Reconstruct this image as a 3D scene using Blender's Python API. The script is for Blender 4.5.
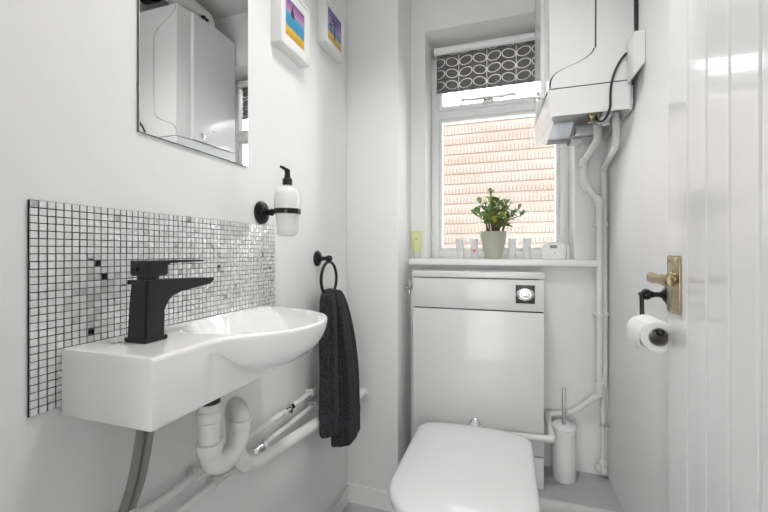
import bpy, bmesh, math, random
from math import sin, cos, pi, sqrt, radians, atan2
from mathutils import Vector, Matrix
for o in list(bpy.data.objects): bpy.data.objects.remove(o)
S = bpy.context.scene
COL = S.collection
random.seed(7)

# ---------------------------------------------------------------- camera
cd = bpy.data.cameras.new('camera'); cam = bpy.data.objects.new('camera', cd); COL.objects.link(cam)
cam.location = (0, 0, 1.08)
cam.rotation_euler = (radians(90), 0, math.atan(124/380))
cd.sensor_width = 36; cd.lens = 36*380/768
cd.shift_y = -4/768
cd.clip_start = .01
S.camera = cam
# ---------------------------------------------------------------- light
W = bpy.data.worlds.new('overcast_sky'); S.world = W; W.use_nodes = True
bg = W.node_tree.nodes['Background']; bg.inputs[0].default_value = (.955, .975, 1, 1); bg.inputs[1].default_value = 9.5
def area(name, loc, rot, sx, sy, power, col=(1,1,1), spread=180):
    l = bpy.data.lights.new(name, 'AREA'); l.shape = 'RECTANGLE'; l.size = sx; l.size_y = sy; l.energy = power; l.color = col; l.spread = radians(spread)
    o = bpy.data.objects.new(name, l); o.location = loc; o.rotation_euler = rot; COL.objects.link(o); return o
sl = bpy.data.lights.new('sun', 'SUN'); sl.energy = 8; sl.angle = radians(3); sl.color = (1,.96,.9)
so = bpy.data.objects.new('sun', sl); so.rotation_euler = (radians(4), radians(24), 0); COL.objects.link(so)
area('ceiling_fill_light', (-.12, .80, 2.368), (0,0,0), .22, .22, 4.1, (1,.99,.975), 116)  # supplementary fill added overhead; narrow cone keeps the upper walls dimmer
area('hall_fill_light', (-.05, -1.66, .95), (radians(90),0,pi), 1.1, 1.7, 15, (1,.995,.985))  # unseen fill panel added at the hall end to even out the room
vs = S.view_settings
S.display_settings.display_device = 'sRGB'
vs.view_transform = 'Standard'; vs.look = 'None'; vs.gamma = 1; vs.use_curve_mapping = False
vs.exposure = 0.35

# ---------------------------------------------------------------- materials
def mat(name, col=(.8,.8,.8), rough=.5, metal=0, coat=0, bump=None, trans=0, emit=None, spec=None, ior=None, alpha=None, vary=None, sss=0):
    m = bpy.data.materials.new(name); m.use_nodes = True
    nt = m.node_tree; b = nt.nodes['Principled BSDF']
    b.inputs['Base Color'].default_value = (*col, 1); b.inputs['Roughness'].default_value = rough; b.inputs['Metallic'].default_value = metal
    b.inputs['Coat Weight'].default_value = coat; b.inputs['Coat Roughness'].default_value = .05
    b.inputs['Transmission Weight'].default_value = trans
    if ior: b.inputs['IOR'].default_value = ior
    if spec is not None: b.inputs['Specular IOR Level'].default_value = spec
    tc = nt.nodes.new('ShaderNodeTexCoord')
    if vary:      # (scale, amount): gentle colour mottling
        n = nt.nodes.new('ShaderNodeTexNoise'); n.inputs['Scale'].default_value = vary[0]; n.inputs['Detail'].default_value = 5
        nt.links.new(tc.outputs['Object'], n.inputs['Vector'])
        r = nt.nodes.new('ShaderNodeMapRange'); r.inputs['From Min'].default_value = .3; r.inputs['From Max'].default_value = .7
        r.inputs['To Min'].default_value = 1-vary[1]; r.inputs['To Max'].default_value = 1
        nt.links.new(n.outputs['Fac'], r.inputs['Value'])
        mx = nt.nodes.new('ShaderNodeVectorMath'); mx.operation = 'SCALE'; mx.inputs[0].default_value = col
        nt.links.new(r.outputs[0], mx.inputs['Scale']); nt.links.new(mx.outputs[0], b.inputs['Base Color'])
    if bump:      # (scale, strength, distance)
        n = nt.nodes.new('ShaderNodeTexNoise'); n.inputs['Scale'].default_value = bump[0]; n.inputs['Detail'].default_value = 4
        nt.links.new(tc.outputs['Object'], n.inputs['Vector'])
        bp = nt.nodes.new('ShaderNodeBump'); bp.inputs['Strength'].default_value = bump[1]; bp.inputs['Distance'].default_value = bump[2]
        nt.links.new(n.outputs['Fac'], bp.inputs['Height']); nt.links.new(bp.outputs[0], b.inputs['Normal'])
    return m
M = {}
M['wall'] = mat('white_painted_plaster', (.92,.92,.915), .55, bump=(35,.12,.002), vary=(3,.03))
M['ceil'] = mat('ceiling_paint', (.80,.80,.80), .8)
M['skirt'] = mat('satin_trim_paint', (.88,.88,.87), .4, vary=(9,.05))
M['floor'] = mat('grey_vinyl_floor', (.50,.505,.52), .45, vary=(25,.07), bump=(200,.08,.001))
M['step'] = mat('pale_step_edging', (.72,.72,.71), .45, vary=(20,.1))
M['upvc'] = mat('white_upvc', (.93,.935,.94), .25)
M['sill'] = mat('white_gloss_board', (.92,.92,.92), .25)
M['ceramic'] = mat('white_glazed_ceramic', (.92,.92,.915), .035, coat=.6)
M['seat'] = mat('white_moulded_seat_plastic', (.84,.845,.855), .12, coat=.3)
M['unitm'] = mat('white_gloss_laminate', (.80,.80,.80), .16, coat=.3)
M['gap'] = mat('dark_panel_gap', (.06,.06,.06), .8)
M['boiler'] = mat('white_enamelled_steel', (.83,.83,.83), .18, coat=.25)
M['pipe'] = mat('white_waste_plastic', (.83,.825,.81), .3)
M['ppipe'] = mat('white_painted_copper', (.82,.82,.81), .35, bump=(60,.15,.002))
M['chrome'] = mat('polished_chrome', (.82,.82,.82), .12, 1)
M['steel'] = mat('brushed_steel', (.62,.61,.6), .3, 1)
M['braid'] = mat('braided_steel_hose', (.34,.335,.32), .45, .7, bump=(700,.9,.003))
M['blacktap'] = mat('matt_black_tap', (.018,.018,.019), .42, .2, bump=(500,.1,.0005))
M['black'] = mat('black_enamelled_metal', (.035,.035,.035), .2, .7)
M['rubber'] = mat('black_rubber', (.02,.02,.02), .6)
M['brass'] = mat('aged_brass', (.52,.43,.28), .26, 1, vary=(40,.3))
M['mirror'] = mat('silvered_mirror_glass', (.93,.94,.94), .0, 1)
M['mirredge'] = mat('dark_mirror_edge', (.10,.14,.13), .3)
M['grout'] = mat('black_mosaic_grout', (.02,.02,.022), .8)
M['tile'] = mat('silver_mosaic_glass', (.88,.88,.88), .26, .45)
M['tile2'] = mat('brushed_silver_mosaic', (.86,.86,.86), .40, .35)
M['tile3'] = mat('bright_mirror_mosaic', (.95,.95,.96), .03, 1)
M['frame'] = mat('white_frame_wood', (.84,.84,.83), .4)
M['mount'] = mat('white_mount_card', (.86,.86,.85), .8)
M['opal'] = mat('frosted_white_glass', (.86,.86,.84), .25, coat=.4)
M['pot'] = mat('sage_green_glazed_pot', (.50,.52,.41), .35)
M['soil'] = mat('dark_potting_soil', (.05,.035,.02), .9, bump=(150,1,.01))
M['leaf'] = mat('jade_leaf', (.30,.45,.15), .38, vary=(30,.45))
M['leafy'] = mat('young_yellow_leaf', (.55,.62,.10), .4)
M['stem'] = mat('woody_brown_stem', (.16,.10,.07), .7)
M['wax'] = mat('white_candle_wax', (.76,.77,.78), .4)
M['orange'] = mat('orange_heart_print', (.75,.22,.08), .5)
M['lime'] = mat('pale_lime_tube', (.76,.78,.42), .35)
M['capc'] = mat('translucent_white_cap', (.85,.87,.85), .2)
M['lcd'] = mat('grey_green_display', (.20,.24,.23), .2)
M['alarm'] = mat('white_device_plastic', (.86,.86,.86), .35)
M['grey'] = mat('grey_print', (.35,.35,.36), .5)
M['paper'] = mat('white_toilet_tissue', (.86,.86,.85), .95, bump=(300,.4,.002))
M['core'] = mat('grey_cardboard_core', (.42,.39,.36), .9)
M['doorp'] = mat('white_gloss_door_paint', (.86,.865,.865), .14, coat=.4, bump=(9,.10,.004))
M['blueplast'] = mat('pale_blue_grey_plastic', (.56,.62,.70), .12, coat=.3)
M['greyplast'] = mat('light_grey_plastic', (.52,.53,.55), .35)
M['bag'] = mat('black_fabric', (.012,.012,.013), .7)
M['flushp'] = mat('dark_olive_plate', (.055,.055,.045), .25)
M['lampglass'] = mat('opal_lamp_glass', (.9,.9,.9), .3)

def towel_mat():
    m = mat('charcoal_terry_towel', (.020,.021,.023), 1.0)
    nt = m.node_tree; b = nt.nodes['Principled BSDF']
    b.inputs['Sheen Weight'].default_value = .10; b.inputs['Sheen Roughness'].default_value = .4
    b.inputs['Specular IOR Level'].default_value = .1
    tc = nt.nodes.new('ShaderNodeTexCoord')
    n = nt.nodes.new('ShaderNodeTexNoise'); n.inputs['Scale'].default_value = 250; n.inputs['Detail'].default_value = 3
    nt.links.new(tc.outputs['Object'], n.inputs['Vector'])
    bp = nt.nodes.new('ShaderNodeBump'); bp.inputs['Strength'].default_value = 1; bp.inputs['Distance'].default_value = .006
    nt.links.new(n.outputs['Fac'], bp.inputs['Height']); nt.links.new(bp.outputs[0], b.inputs['Normal'])
    r = nt.nodes.new('ShaderNodeValToRGB'); r.color_ramp.elements[0].position = .35; r.color_ramp.elements[1].position = .7
    r.color_ramp.elements[0].color = (.010,.0105,.0115,1); r.color_ramp.elements[1].color = (.072,.075,.081,1)
    nt.links.new(n.outputs['Fac'], r.inputs[0]); nt.links.new(r.outputs[0], b.inputs['Base Color'])
    return m
M['towel'] = towel_mat()
M['towelband'] = mat('flat_woven_charcoal_border', (.035,.037,.041), .9, bump=(500,.6,.002))

def mathn(nt, op, a, b=None, c=None):
    n = nt.nodes.new('ShaderNodeMath'); n.operation = op
    for i, v in enumerate((a, b, c)):
        if v is None: continue
        if isinstance(v, (int, float)): n.inputs[i].default_value = v
        else: nt.links.new(v, n.inputs[i])
    return n.outputs[0]

def brick_mat():
    m = bpy.data.materials.new('ribbed_peach_brick'); m.use_nodes = True; nt = m.node_tree; b = nt.nodes['Principled BSDF']
    b.inputs['Roughness'].default_value = .9
    tc = nt.nodes.new('ShaderNodeTexCoord'); sp = nt.nodes.new('ShaderNodeSeparateXYZ'); nt.links.new(tc.outputs['Object'], sp.inputs[0])
    X, Z = sp.outputs[0], sp.outputs[2]
    row = mathn(nt, 'FLOOR', mathn(nt, 'DIVIDE', Z, .076))
    fz = mathn(nt, 'FRACT', mathn(nt, 'DIVIDE', Z, .076))
    line = mathn(nt, 'LESS_THAN', fz, .13)
    fx = mathn(nt, 'FRACT', mathn(nt, 'DIVIDE', mathn(nt, 'ADD', X, mathn(nt, 'MULTIPLY', row, .0102)), .026))
    rib = mathn(nt, 'LESS_THAN', fx, .28)
    low = mathn(nt, 'LESS_THAN', fz, .62)
    ribl = mathn(nt, 'MULTIPLY', rib, mathn(nt, 'ADD', mathn(nt, 'MULTIPLY', low, .45), .2))
    d = mathn(nt, 'MAXIMUM', mathn(nt, 'MULTIPLY', line, .85), ribl)
    n = nt.nodes.new('ShaderNodeTexNoise'); n.inputs['Scale'].default_value = 3.2
    mp = nt.nodes.new('ShaderNodeMapping'); mp.inputs['Scale'].default_value = (.8,1,4); nt.links.new(tc.outputs['Object'], mp.inputs[0]); nt.links.new(mp.outputs[0], n.inputs['Vector'])
    mix0 = nt.nodes.new('ShaderNodeMix'); mix0.data_type = 'RGBA'
    mix0.inputs[6].default_value = (.108,.084,.066,1); mix0.inputs[7].default_value = (.118,.103,.090,1)
    r = nt.nodes.new('ShaderNodeMapRange'); r.inputs['From Min'].default_value = .35; r.inputs['From Max'].default_value = .65
    nt.links.new(n.outputs['Fac'], r.inputs[0]); nt.links.new(r.outputs[0], mix0.inputs[0])
    mix = nt.nodes.new('ShaderNodeMix'); mix.data_type = 'RGBA'; mix.inputs[7].default_value = (.045,.028,.019,1)
    nt.links.new(mix0.outputs[2], mix.inputs[6]); nt.links.new(d, mix.inputs[0])
    nt.links.new(mix.outputs[2], b.inputs['Base Color'])
    return m
M['brick'] = brick_mat()
M['render'] = mat('white_ribbed_cladding', (.5,.5,.5), .8, bump=(60,.3,.01))

def blind_mat():
    m = bpy.data.materials.new('grey_leaf_outline_fabric'); m.use_nodes = True; nt = m.node_tree; b = nt.nodes['Principled BSDF']
    b.inputs['Roughness'].default_value = .85
    tc = nt.nodes.new('ShaderNodeTexCoord'); sp = nt.nodes.new('ShaderNodeSeparateXYZ'); nt.links.new(tc.outputs['Object'], sp.inputs[0])
    cw, ch = .132, .056
    px = mathn(nt, 'MULTIPLY', mathn(nt, 'SUBTRACT', mathn(nt, 'FRACT', mathn(nt, 'DIVIDE', mathn(nt, 'ADD', sp.outputs[0], .112), cw)), .5), cw)
    pz = mathn(nt, 'MULTIPLY', mathn(nt, 'SUBTRACT', mathn(nt, 'FRACT', mathn(nt, 'DIVIDE', sp.outputs[2], ch)), .5), ch)
    ax = mathn(nt, 'ABSOLUTE', px)
    a = radians(16)
    qx = mathn(nt, 'SUBTRACT', ax, .033); qz = mathn(nt, 'SUBTRACT', pz, .002)
    rx = mathn(nt, 'ADD', mathn(nt, 'MULTIPLY', qx, cos(a)), mathn(nt, 'MULTIPLY', qz, sin(a)))
    rz = mathn(nt, 'SUBTRACT', mathn(nt, 'MULTIPLY', qz, cos(a)), mathn(nt, 'MULTIPLY', qx, sin(a)))
    e = mathn(nt, 'SQRT', mathn(nt, 'ADD', mathn(nt, 'POWER', mathn(nt, 'ABSOLUTE', mathn(nt, 'DIVIDE', rx, .0305)), 2), mathn(nt, 'POWER', mathn(nt, 'ABSOLUTE', mathn(nt, 'DIVIDE', rz, .0205)), 2)))
    ring = mathn(nt, 'LESS_THAN', mathn(nt, 'ABSOLUTE', mathn(nt, 'SUBTRACT', e, 1)), .085)
    stem = mathn(nt, 'LESS_THAN', ax, .0017)
    f = mathn(nt, 'MAXIMUM', ring, stem)
    mix = nt.nodes.new('ShaderNodeMix'); mix.data_type = 'RGBA'; mix.inputs[6].default_value = (.24,.24,.235,1); mix.inputs[7].default_value = (.72,.72,.72,1)
    nt.links.new(f, mix.inputs[0]); nt.links.new(mix.outputs[2], b.inputs['Base Color'])
    tr = nt.nodes.new('ShaderNodeBsdfTranslucent'); nt.links.new(mix.outputs[2], tr.inputs[0])
    ms = nt.nodes.new('ShaderNodeMixShader'); ms.inputs[0].default_value = .5
    nt.links.new(b.outputs[0], ms.inputs[1]); nt.links.new(tr.outputs[0], ms.inputs[2])
    nt.links.new(ms.outputs[0], nt.nodes['Material Output'].inputs[0])
    return m
M['blind'] = blind_mat()
def glass_mat():
    m = bpy.data.materials.new('clear_window_glass'); m.use_nodes = True; nt = m.node_tree
    nt.nodes.remove(nt.nodes['Principled BSDF'])
    t = nt.nodes.new('ShaderNodeBsdfTransparent'); g = nt.nodes.new('ShaderNodeBsdfGlossy'); g.inputs['Roughness'].default_value = .02
    fr = nt.nodes.new('ShaderNodeFresnel'); fr.inputs[0].default_value = 1.35
    ms = nt.nodes.new('ShaderNodeMixShader'); nt.links.new(fr.outputs[0], ms.inputs[0]); nt.links.new(t.outputs[0], ms.inputs[1]); nt.links.new(g.outputs[0], ms.inputs[2])
    nt.links.new(ms.outputs[0], nt.nodes['Material Output'].inputs[0]); return m
M['glass'] = glass_mat()
def emis(name, col, s):
    m = bpy.data.materials.new(name); m.use_nodes = True; b = m.node_tree.nodes['Principled BSDF']
    b.inputs['Base Color'].default_value = (*col,1); b.inputs['Emission Color'].default_value = (*col,1); b.inputs['Emission Strength'].default_value = s; return m

# ---------------------------------------------------------------- mesh helpers
def NB(): return bmesh.new()
def box(bm, x0,x1,y0,y1,z0,z1, bev=0, seg=2, mi=0):
    vs_ = [bm.verts.new((x,y,z)) for x in (x0,x1) for y in (y0,y1) for z in (z0,z1)]
    q = [(0,1,3,2),(4,6,7,5),(0,4,5,1),(2,3,7,6),(0,2,6,4),(1,5,7,3)]
    fs = [bm.faces.new([vs_[i] for i in f]) for f in q]
    for f in fs: f.material_index = mi
    if bev:
        es = list({e for f in fs for e in f.edges})
        r = bmesh.ops.bevel(bm, geom=es, offset=bev, segments=seg, profile=.5, affect='EDGES')
        for f in r['faces']: f.material_index = mi
    return vs_
def loft(bm, rings, cap0=True, cap1=True, mi=0, closed=True):
    R = [[bm.verts.new(p) for p in r] for r in rings]
    n = len(R[0])
    for i in range(len(R)-1):
        for j in range(n if closed else n-1):
            k = (j+1) % n
            try: bm.faces.new((R[i][j], R[i][k], R[i+1][k], R[i+1][j])).material_index = mi
            except ValueError: pass
    if cap0: bm.faces.new(R[0][::-1]).material_index = mi
    if cap1: bm.faces.new(R[-1]).material_index = mi
    return R
def frame_of(t):
    t = t.normalized(); a = Vector((0,0,1)) if abs(t.z) < .9 else Vector((1,0,0))
    u = t.cross(a).normalized(); return u, t.cross(u).normalized()
def tube(bm, pts, r, seg=16, cap=True, mi=0, sx=1):
    pts = [Vector(p) for p in pts]; n = len(pts)
    rad = r if isinstance(r, (list,tuple)) else [r]*n
    rings = []; u = None
    for i, p in enumerate(pts):
        a = pts[max(i-1,0)]; b = pts[min(i+1,n-1)]; t = (b-a).normalized()
        if u is None: u, v = frame_of(t)
        else:
            u = (u - t*u.dot(t)); u.normalize(); v = t.cross(u).normalized()
        rings.append([p + (u*cos(2*pi*k/seg)*sx + v*sin(2*pi*k/seg))*rad[i] for k in range(seg)])
    loft(bm, rings, cap, cap, mi)
def fillet(pts, r, n=7):
    pts = [Vector(p) for p in pts]; out = [pts[0]]
    for i in range(1, len(pts)-1):
        a, b, c = pts[i-1], pts[i], pts[i+1]
        d1 = (a-b); d2 = (c-b); l = min(r, d1.length*.49, d2.length*.49)
        p0 = b + d1.normalized()*l; p2 = b + d2.normalized()*l
        for k in range(n+1):
            t = k/n; out.append(p0*(1-t)**2 + b*2*t*(1-t) + p2*t*t)
    out.append(pts[-1]); return out
def smooth_curve(pts, n=6):
    P = [Vector(p) for p in pts]; P = [P[0]*2-P[1]] + P + [P[-1]*2-P[-2]]; out = []
    for i in range(1, len(P)-2):
        for k in range(n):
            t = k/n; a,b,c,d = P[i-1:i+3]
            out.append(.5*((2*b)+(c-a)*t+(2*a-5*b+4*c-d)*t*t+(3*b-a-3*c+d)*t**3))
    out.append(P[-2]); return out
def lathe(bm, prof, c, axis='z', seg=32, mi=0, sx=1, sy=1):
    c = Vector(c)
    A = {'z': (Vector((1,0,0)),Vector((0,1,0)),Vector((0,0,1))), 'x': (Vector((0,1,0)),Vector((0,0,1)),Vector((1,0,0))), 'y': (Vector((1,0,0)),Vector((0,0,1)),Vector((0,1,0)))}[axis] if isinstance(axis,str) else (*frame_of(Vector(axis)), Vector(axis).normalized())
    rings = [[c + A[0]*cos(2*pi*k/seg)*max(r,1e-4)*sx + A[1]*sin(2*pi*k/seg)*max(r,1e-4)*sy + A[2]*h for k in range(seg)] for r, h in prof]
    loft(bm, rings, True, True, mi)
def sphere(bm, c, r, seg=16, sc=(1,1,1), mi=0):
    m = Matrix.Translation(c) @ Matrix.Diagonal((*sc,1))
    rr = bmesh.ops.create_uvsphere(bm, u_segments=seg, v_segments=max(8,seg//2), radius=r, matrix=m)
    for v in rr['verts']:
        for f in v.link_faces: f.material_index = mi
def prism(bm, poly, y0, y1, plane='xz', mi=0):
    def P(a, b, t): return {'xz': (a,t,b), 'xy': (a,b,t), 'yz': (t,a,b)}[plane]
    loft(bm, [[P(a,b,t) for a,b in poly] for t in (y0,y1)], mi=mi)

def mk(name, bm, mats, parent=None, loc=None, angle=38, smooth=True):
    """link a bmesh as one object; coordinates are given in world space and made relative to the thing's base"""
    if loc is None:
        p = parent
        while p is not None and p.parent: p = p.parent
        loc = p.location if p is not None else (0,0,0)
    bmesh.ops.recalc_face_normals(bm, faces=bm.faces)
    bmesh.ops.translate(bm, verts=bm.verts, vec=-Vector(loc))
    me = bpy.data.meshes.new(name); bm.to_mesh(me); bm.free()
    for m in (mats if isinstance(mats,(list,tuple)) else [mats]): me.materials.append(M[m] if isinstance(m,str) else m)
    if smooth:
        me.shade_smooth(); me.set_sharp_from_angle(angle=radians(angle))
    o = bpy.data.objects.new(name, me); COL.objects.link(o)
    if parent is not None: o.parent = parent
    else: o.location = loc
    return o
def thing(name, label, cat, loc, group=None):
    o = bpy.data.objects.new(name, None); o.empty_display_size = .05; COL.objects.link(o); o.location = loc
    o['label'] = label; o['category'] = cat
    if group: o['group'] = group
    return o
def single(name, bm, mats, label, cat, loc, group=None, angle=38):
    o = mk(name, bm, mats, None, loc, angle); o['label'] = label; o['category'] = cat
    if group: o['group'] = group
    return o
def struct(name, bm, mats, label=None, angle=38, smooth=True):
    o = mk(name, bm, mats, None, (0,0,0), angle, smooth); o['kind'] = 'structure'
    if label: o['label'] = label
    return o

# ================================================================ ROOM SHELL
LX, RX, BY, PY, PX, CH, ST = -.669, .385, 1.75, 1.526, -.4365, 2.40, .17
FY0, FY1 = .05, .17       # front (doorway) wall
WL, WR, WB, WT, WY = -.369, .263, 1.049, 2.11, 1.905   # window reveal
b = NB(); box(b, LX-.1, .68, -1.78, BY+.3, -.08, 0); struct('floor', b, 'floor', smooth=False)
b = NB(); box(b, PX, RX, 1.515, BY, .0, ST); struct('floor_raised', b, 'floor', 'grey raised floor section under the cistern cabinet', smooth=False)
b = NB(); box(b, PX, RX, 1.496, 1.5152, ST-.035, ST+.004, .003); box(b, PX, RX, 1.508, 1.5152, 0, ST-.035); struct('trim_1', b, 'step', 'pale edging along the front of the raised floor')
b = NB(); box(b, LX-.1, .68, -1.78, BY+.3, CH, CH+.08); struct('ceiling', b, 'ceil', smooth=False)
b = NB(); box(b, LX-.12, LX, FY0, BY+.3, 0, CH); struct('wall_left', b, 'wall', smooth=False)
b = NB(); box(b, RX, RX+.12, FY0, BY+.3, 0, CH); struct('wall_right', b, 'wall', smooth=False)
b = NB(); box(b, LX, PX, PY, BY+.3, 0, CH, .003); struct('wall_pier', b, 'wall', 'white boxed-out pier left of the window')
b = NB()
box(b, PX, WL, BY, BY+.3, 0, CH); box(b, WR, RX, BY, BY+.3, 0, CH)
box(b, WL, WR, BY, BY+.3, 0, 1.02); box(b, WL, WR, BY, BY+.3, WT, CH)
struct('wall_back', b, 'wall', smooth=False)
b = NB()
box(b, LX, -.43, FY0, FY1, 0, CH); box(b, -.43, RX, FY0, FY1, 2.03, CH)
struct('wall_front', b, 'wall', smooth=False)
b = NB(); box(b, LX, PX, PY-.014, PY, 0, .066); box(b, LX, PX, PY-.010, PY, .066, .076, .002); struct('baseboard_back', b, 'skirt', angle=30)
b = NB(); box(b, LX, LX+.014, FY1, PY-.014, 0, .066); box(b, LX, LX+.010, FY1, PY-.014, .066, .076, .002); struct('baseboard_left', b, 'skirt', angle=30)

b = NB(); box(b, LX-.1, LX-.02, -1.7, FY0, 0, CH); box(b, .60, .68, -1.7, FY0, 0, CH); box(b, LX-.1, .68, -1.78, -1.7, 0, CH); box(b, RX+.1, .68, FY0, FY1, 0, CH); struct('wall_hall', b, 'wall', smooth=False)
# window: reveal board, frame, sashes, glass
b = NB()
box(b, PX, .349, 1.70, BY, 1.021, 1.049, .004); box(b, WL, WR, BY-.002, WY+.05, 1.021, 1.049)
o = struct('sill', b, 'sill', 'white gloss window board across the alcove'); o.name = 'trim_2'
b = NB()
f0, f1 = WY, WY+.06
def rect_frame(bm, x0,x1,z0,z1,w,y0,y1,bev=.003):
    box(bm, x0,x0+w,y0,y1,z0,z1,bev); box(bm, x1-w,x1,y0,y1,z0,z1,bev)
    box(bm, x0+w,x1-w,y0+.0005,y1,z0,z0+w,bev); box(bm, x0+w,x1-w,y0+.0005,y1,z1-w,z1,bev)
rect_frame(b, WL, WR, WB, WT, .038, f0, f1)
box(b, WL+.03, WR-.03, f0+.002, f1, 1.748, 1.785, .003)
win = struct('window_1', b, 'upvc', 'white plastic window with a small top light over one large pane')
b = NB(); rect_frame(b, WL+.038, WR-.038, 1.785, WT-.038, .020, f0-.012, f1-.012); mk('top_sash', b, 'upvc', win)
b = NB(); rect_frame(b, WL+.038, WR-.038, WB+.038, 1.748, .014, f0+.012, f1-.006); mk('glazing_bead', b, 'upvc', win)
b = NB(); box(b, WL+.04, WR-.04, f0+.03, f0+.034, WB+.04, 1.75); mk('lower_pane', b, 'glass', win)
b = NB(); box(b, WL+.05, WR-.05, f0+.02, f0+.024, 1.80, WT-.05); mk('upper_pane', b, 'glass', win)
b = NB()   # casement handle across the sash foot
box(b, -.115, -.065, f0-.026, f0-.012, 1.801, 1.822, .003)
tube(b, smooth_curve([(-.215, f0-.034, 1.812), (-.20, f0-.04, 1.816), (-.15, f0-.042, 1.811), (-.09, f0-.044, 1.814), (-.03, f0-.042, 1.811), (.02, f0-.04, 1.816), (.034, f0-.034, 1.81)]), .006, 10, sx=1)
tube(b, [(-.09, f0-.024, 1.811), (-.09, f0-.044, 1.812)], .008, 10)
mk('window_handle', b, 'steel', win)

# outside
b = NB(); box(b, -.90, .68, 2.95, 3.15, -.5, 2.12); o = struct('exterior_brick_wall', b, 'brick', 'sunlit peach brick wall of the neighbouring house', smooth=False)
b = NB(); box(b, -.90, .68, 2.93, 3.15, 2.12, 2.5); struct('exterior_cladding', b, 'render', 'white cladding above the brick wall outside', smooth=False)
b = NB(); box(b, -3.2, 3.2, 2.06, 2.95, .87, .93); struct('exterior_bounce_slab', b, 'skirt', 'pale unseen slab added outside to bounce sunlight into the window', smooth=False)  # raised pale surface added below the view to bounce sun onto the soffit

# door (opened back against the right wall)
DX, DE, DH = .335, .989, .229
b = NB()
g = [.894, .819, .7446, .668, .592, .516, .440, .364, .288]
prof = [(DX+.002, DE), (DX, DE-.002)]
for y in g: prof += [(DX, y+.0045), (DX+.004, y+.0025), (DX+.005, y), (DX+.004, y-.0025), (DX, y-.0045)]
prof += [(DX, DH), (DX+.036, DH), (DX+.036, DE)]
prism(b, prof, .008, 1.985, 'xy')
door = struct('door_1', b, 'doorp', 'white gloss tongue-and-groove door opened against the right wall', angle=20)
b = NB(); box(b, DX-.005, DX, .920, .984, .951, 1.072, .0035); mk('handle_plate', b, 'brass', door)
hp = door.children[0] if door.children else None
b = NB()
for z in (.962, 1.061):
    for y in (.930,.974): lathe(b, [(.0035,0),(.0035,.0012),(.002,.002)], (DX-.004, y, z), (-1,0,0), 12)
mk('screw', b, 'brass', hp)
b = NB()
lathe(b, [(.016,0),(.016,.004),(.0125,.007),(.010,.010),(.009,.030),(.011,.036)], (DX-.005, .950, 1.024), (-1,0,0), 24)
rr = []
for i, (y, w, h, dx) in enumerate([(.957,.0035,.007,0),(.952,.0065,.011,0),(.935,.0068,.0118,0),(.905,.0058,.0095,-.001),(.880,.0055,.0105,-.002),(.862,.006,.0125,-.003),(.852,.006,.0125,-.002),(.846,.0035,.009,-.001)]):
    rr.append([(DX-.046+dx+w*cos(2*pi*k/16)*.9, y, 1.026 + h*sin(2*pi*k/16)) for k in range(16)])
loft(b, rr); mk('door_handle', b, 'brass', door)

# ================================================================ WC CABINET
UX0, UX1, UY = -.383, .1305, 1.569
t = thing('cistern_cabinet', 'white gloss toilet cistern cabinet standing under the window board', 'cabinet', (-.126, 1.66, ST+.001))
b = NB(); box(b, UX0+.002, UX1-.002, UY+.018, BY-.004, ST+.001, .972); mk('carcass', b, 'gap', t)
b = NB(); box(b, UX0, UX0+.0175, UY+.0185, BY-.003, ST+.001, .9735, .001); mk('side_panel', b, 'unitm', t)
b = NB(); box(b, UX1-.0175, UX1, UY+.0185, BY-.003, ST+.001, .9735, .001); mk('side_panel', b, 'unitm', t)
b = NB(); box(b, UX0-.002, UX1+.003, UY-.004, BY-.002, .9755, 1.0, .003); mk('cabinet_top', b, 'unitm', t)
b = NB(); box(b, UX0, UX1, UY, UY+.018, .850, .972, .0015); up = mk('upper_panel', b, 'unitm', t)
b = NB(); box(b, UX0, UX1, UY, UY+.018, .2955, .845, .0015); mk('front_panel', b, 'unitm', t)
b = NB(); box(b, UX0, UX1, UY, UY+.018, ST+.001, .2905, .0015); mk('plinth', b, 'unitm', t)
b = NB(); box(b, .0285, .0984, UY-.004, UY, .8805, .9515, .001); fp = mk('flush_plate', b, 'flushp', t); fp['label'] = 'dark square flush plate'
b = NB(); lathe(b, [(.0325,0),(.0325,.003),(.029,.006),(.021,.007),(.020,.0055),(.0185,.0055),(.0175,.0085),(.014,.0095),(.0,.0098)], (.0635, UY-.004, .9160), (0,-1,0), 40, sx=1, sy=1)
for v in b.verts: v.co.z = .916 + (v.co.z-.916)*.74
fb = mk('flush_button', b, 'chrome', fp)
b = NB(); box(b, .0618, .0632, UY-.0145, UY-.0125, .9085, .9235); box(b, .0655, .0667, UY-.0145, UY-.0125, .9085, .9235)
mk('button_mark', b, 'grey', fb)
# stop valve left of the cabinet
b = NB()
tube(b, [(PX+.0005, 1.63, .925), (PX+.018, 1.63, .925)], .008, 12); lathe(b, [(.010,0),(.012,.003),(.012,.012),(.009,.015)], (PX+.017,1.63,.925), 'x', 8)
tube(b, [(PX+.024, 1.63, .895), (PX+.024, 1.63, .957)], .006, 12)
single('stop_valve', b, 'steel', 'small metal stop valve between the pier and the cistern cabinet', 'valve', (PX,1.63,.925))

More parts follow.
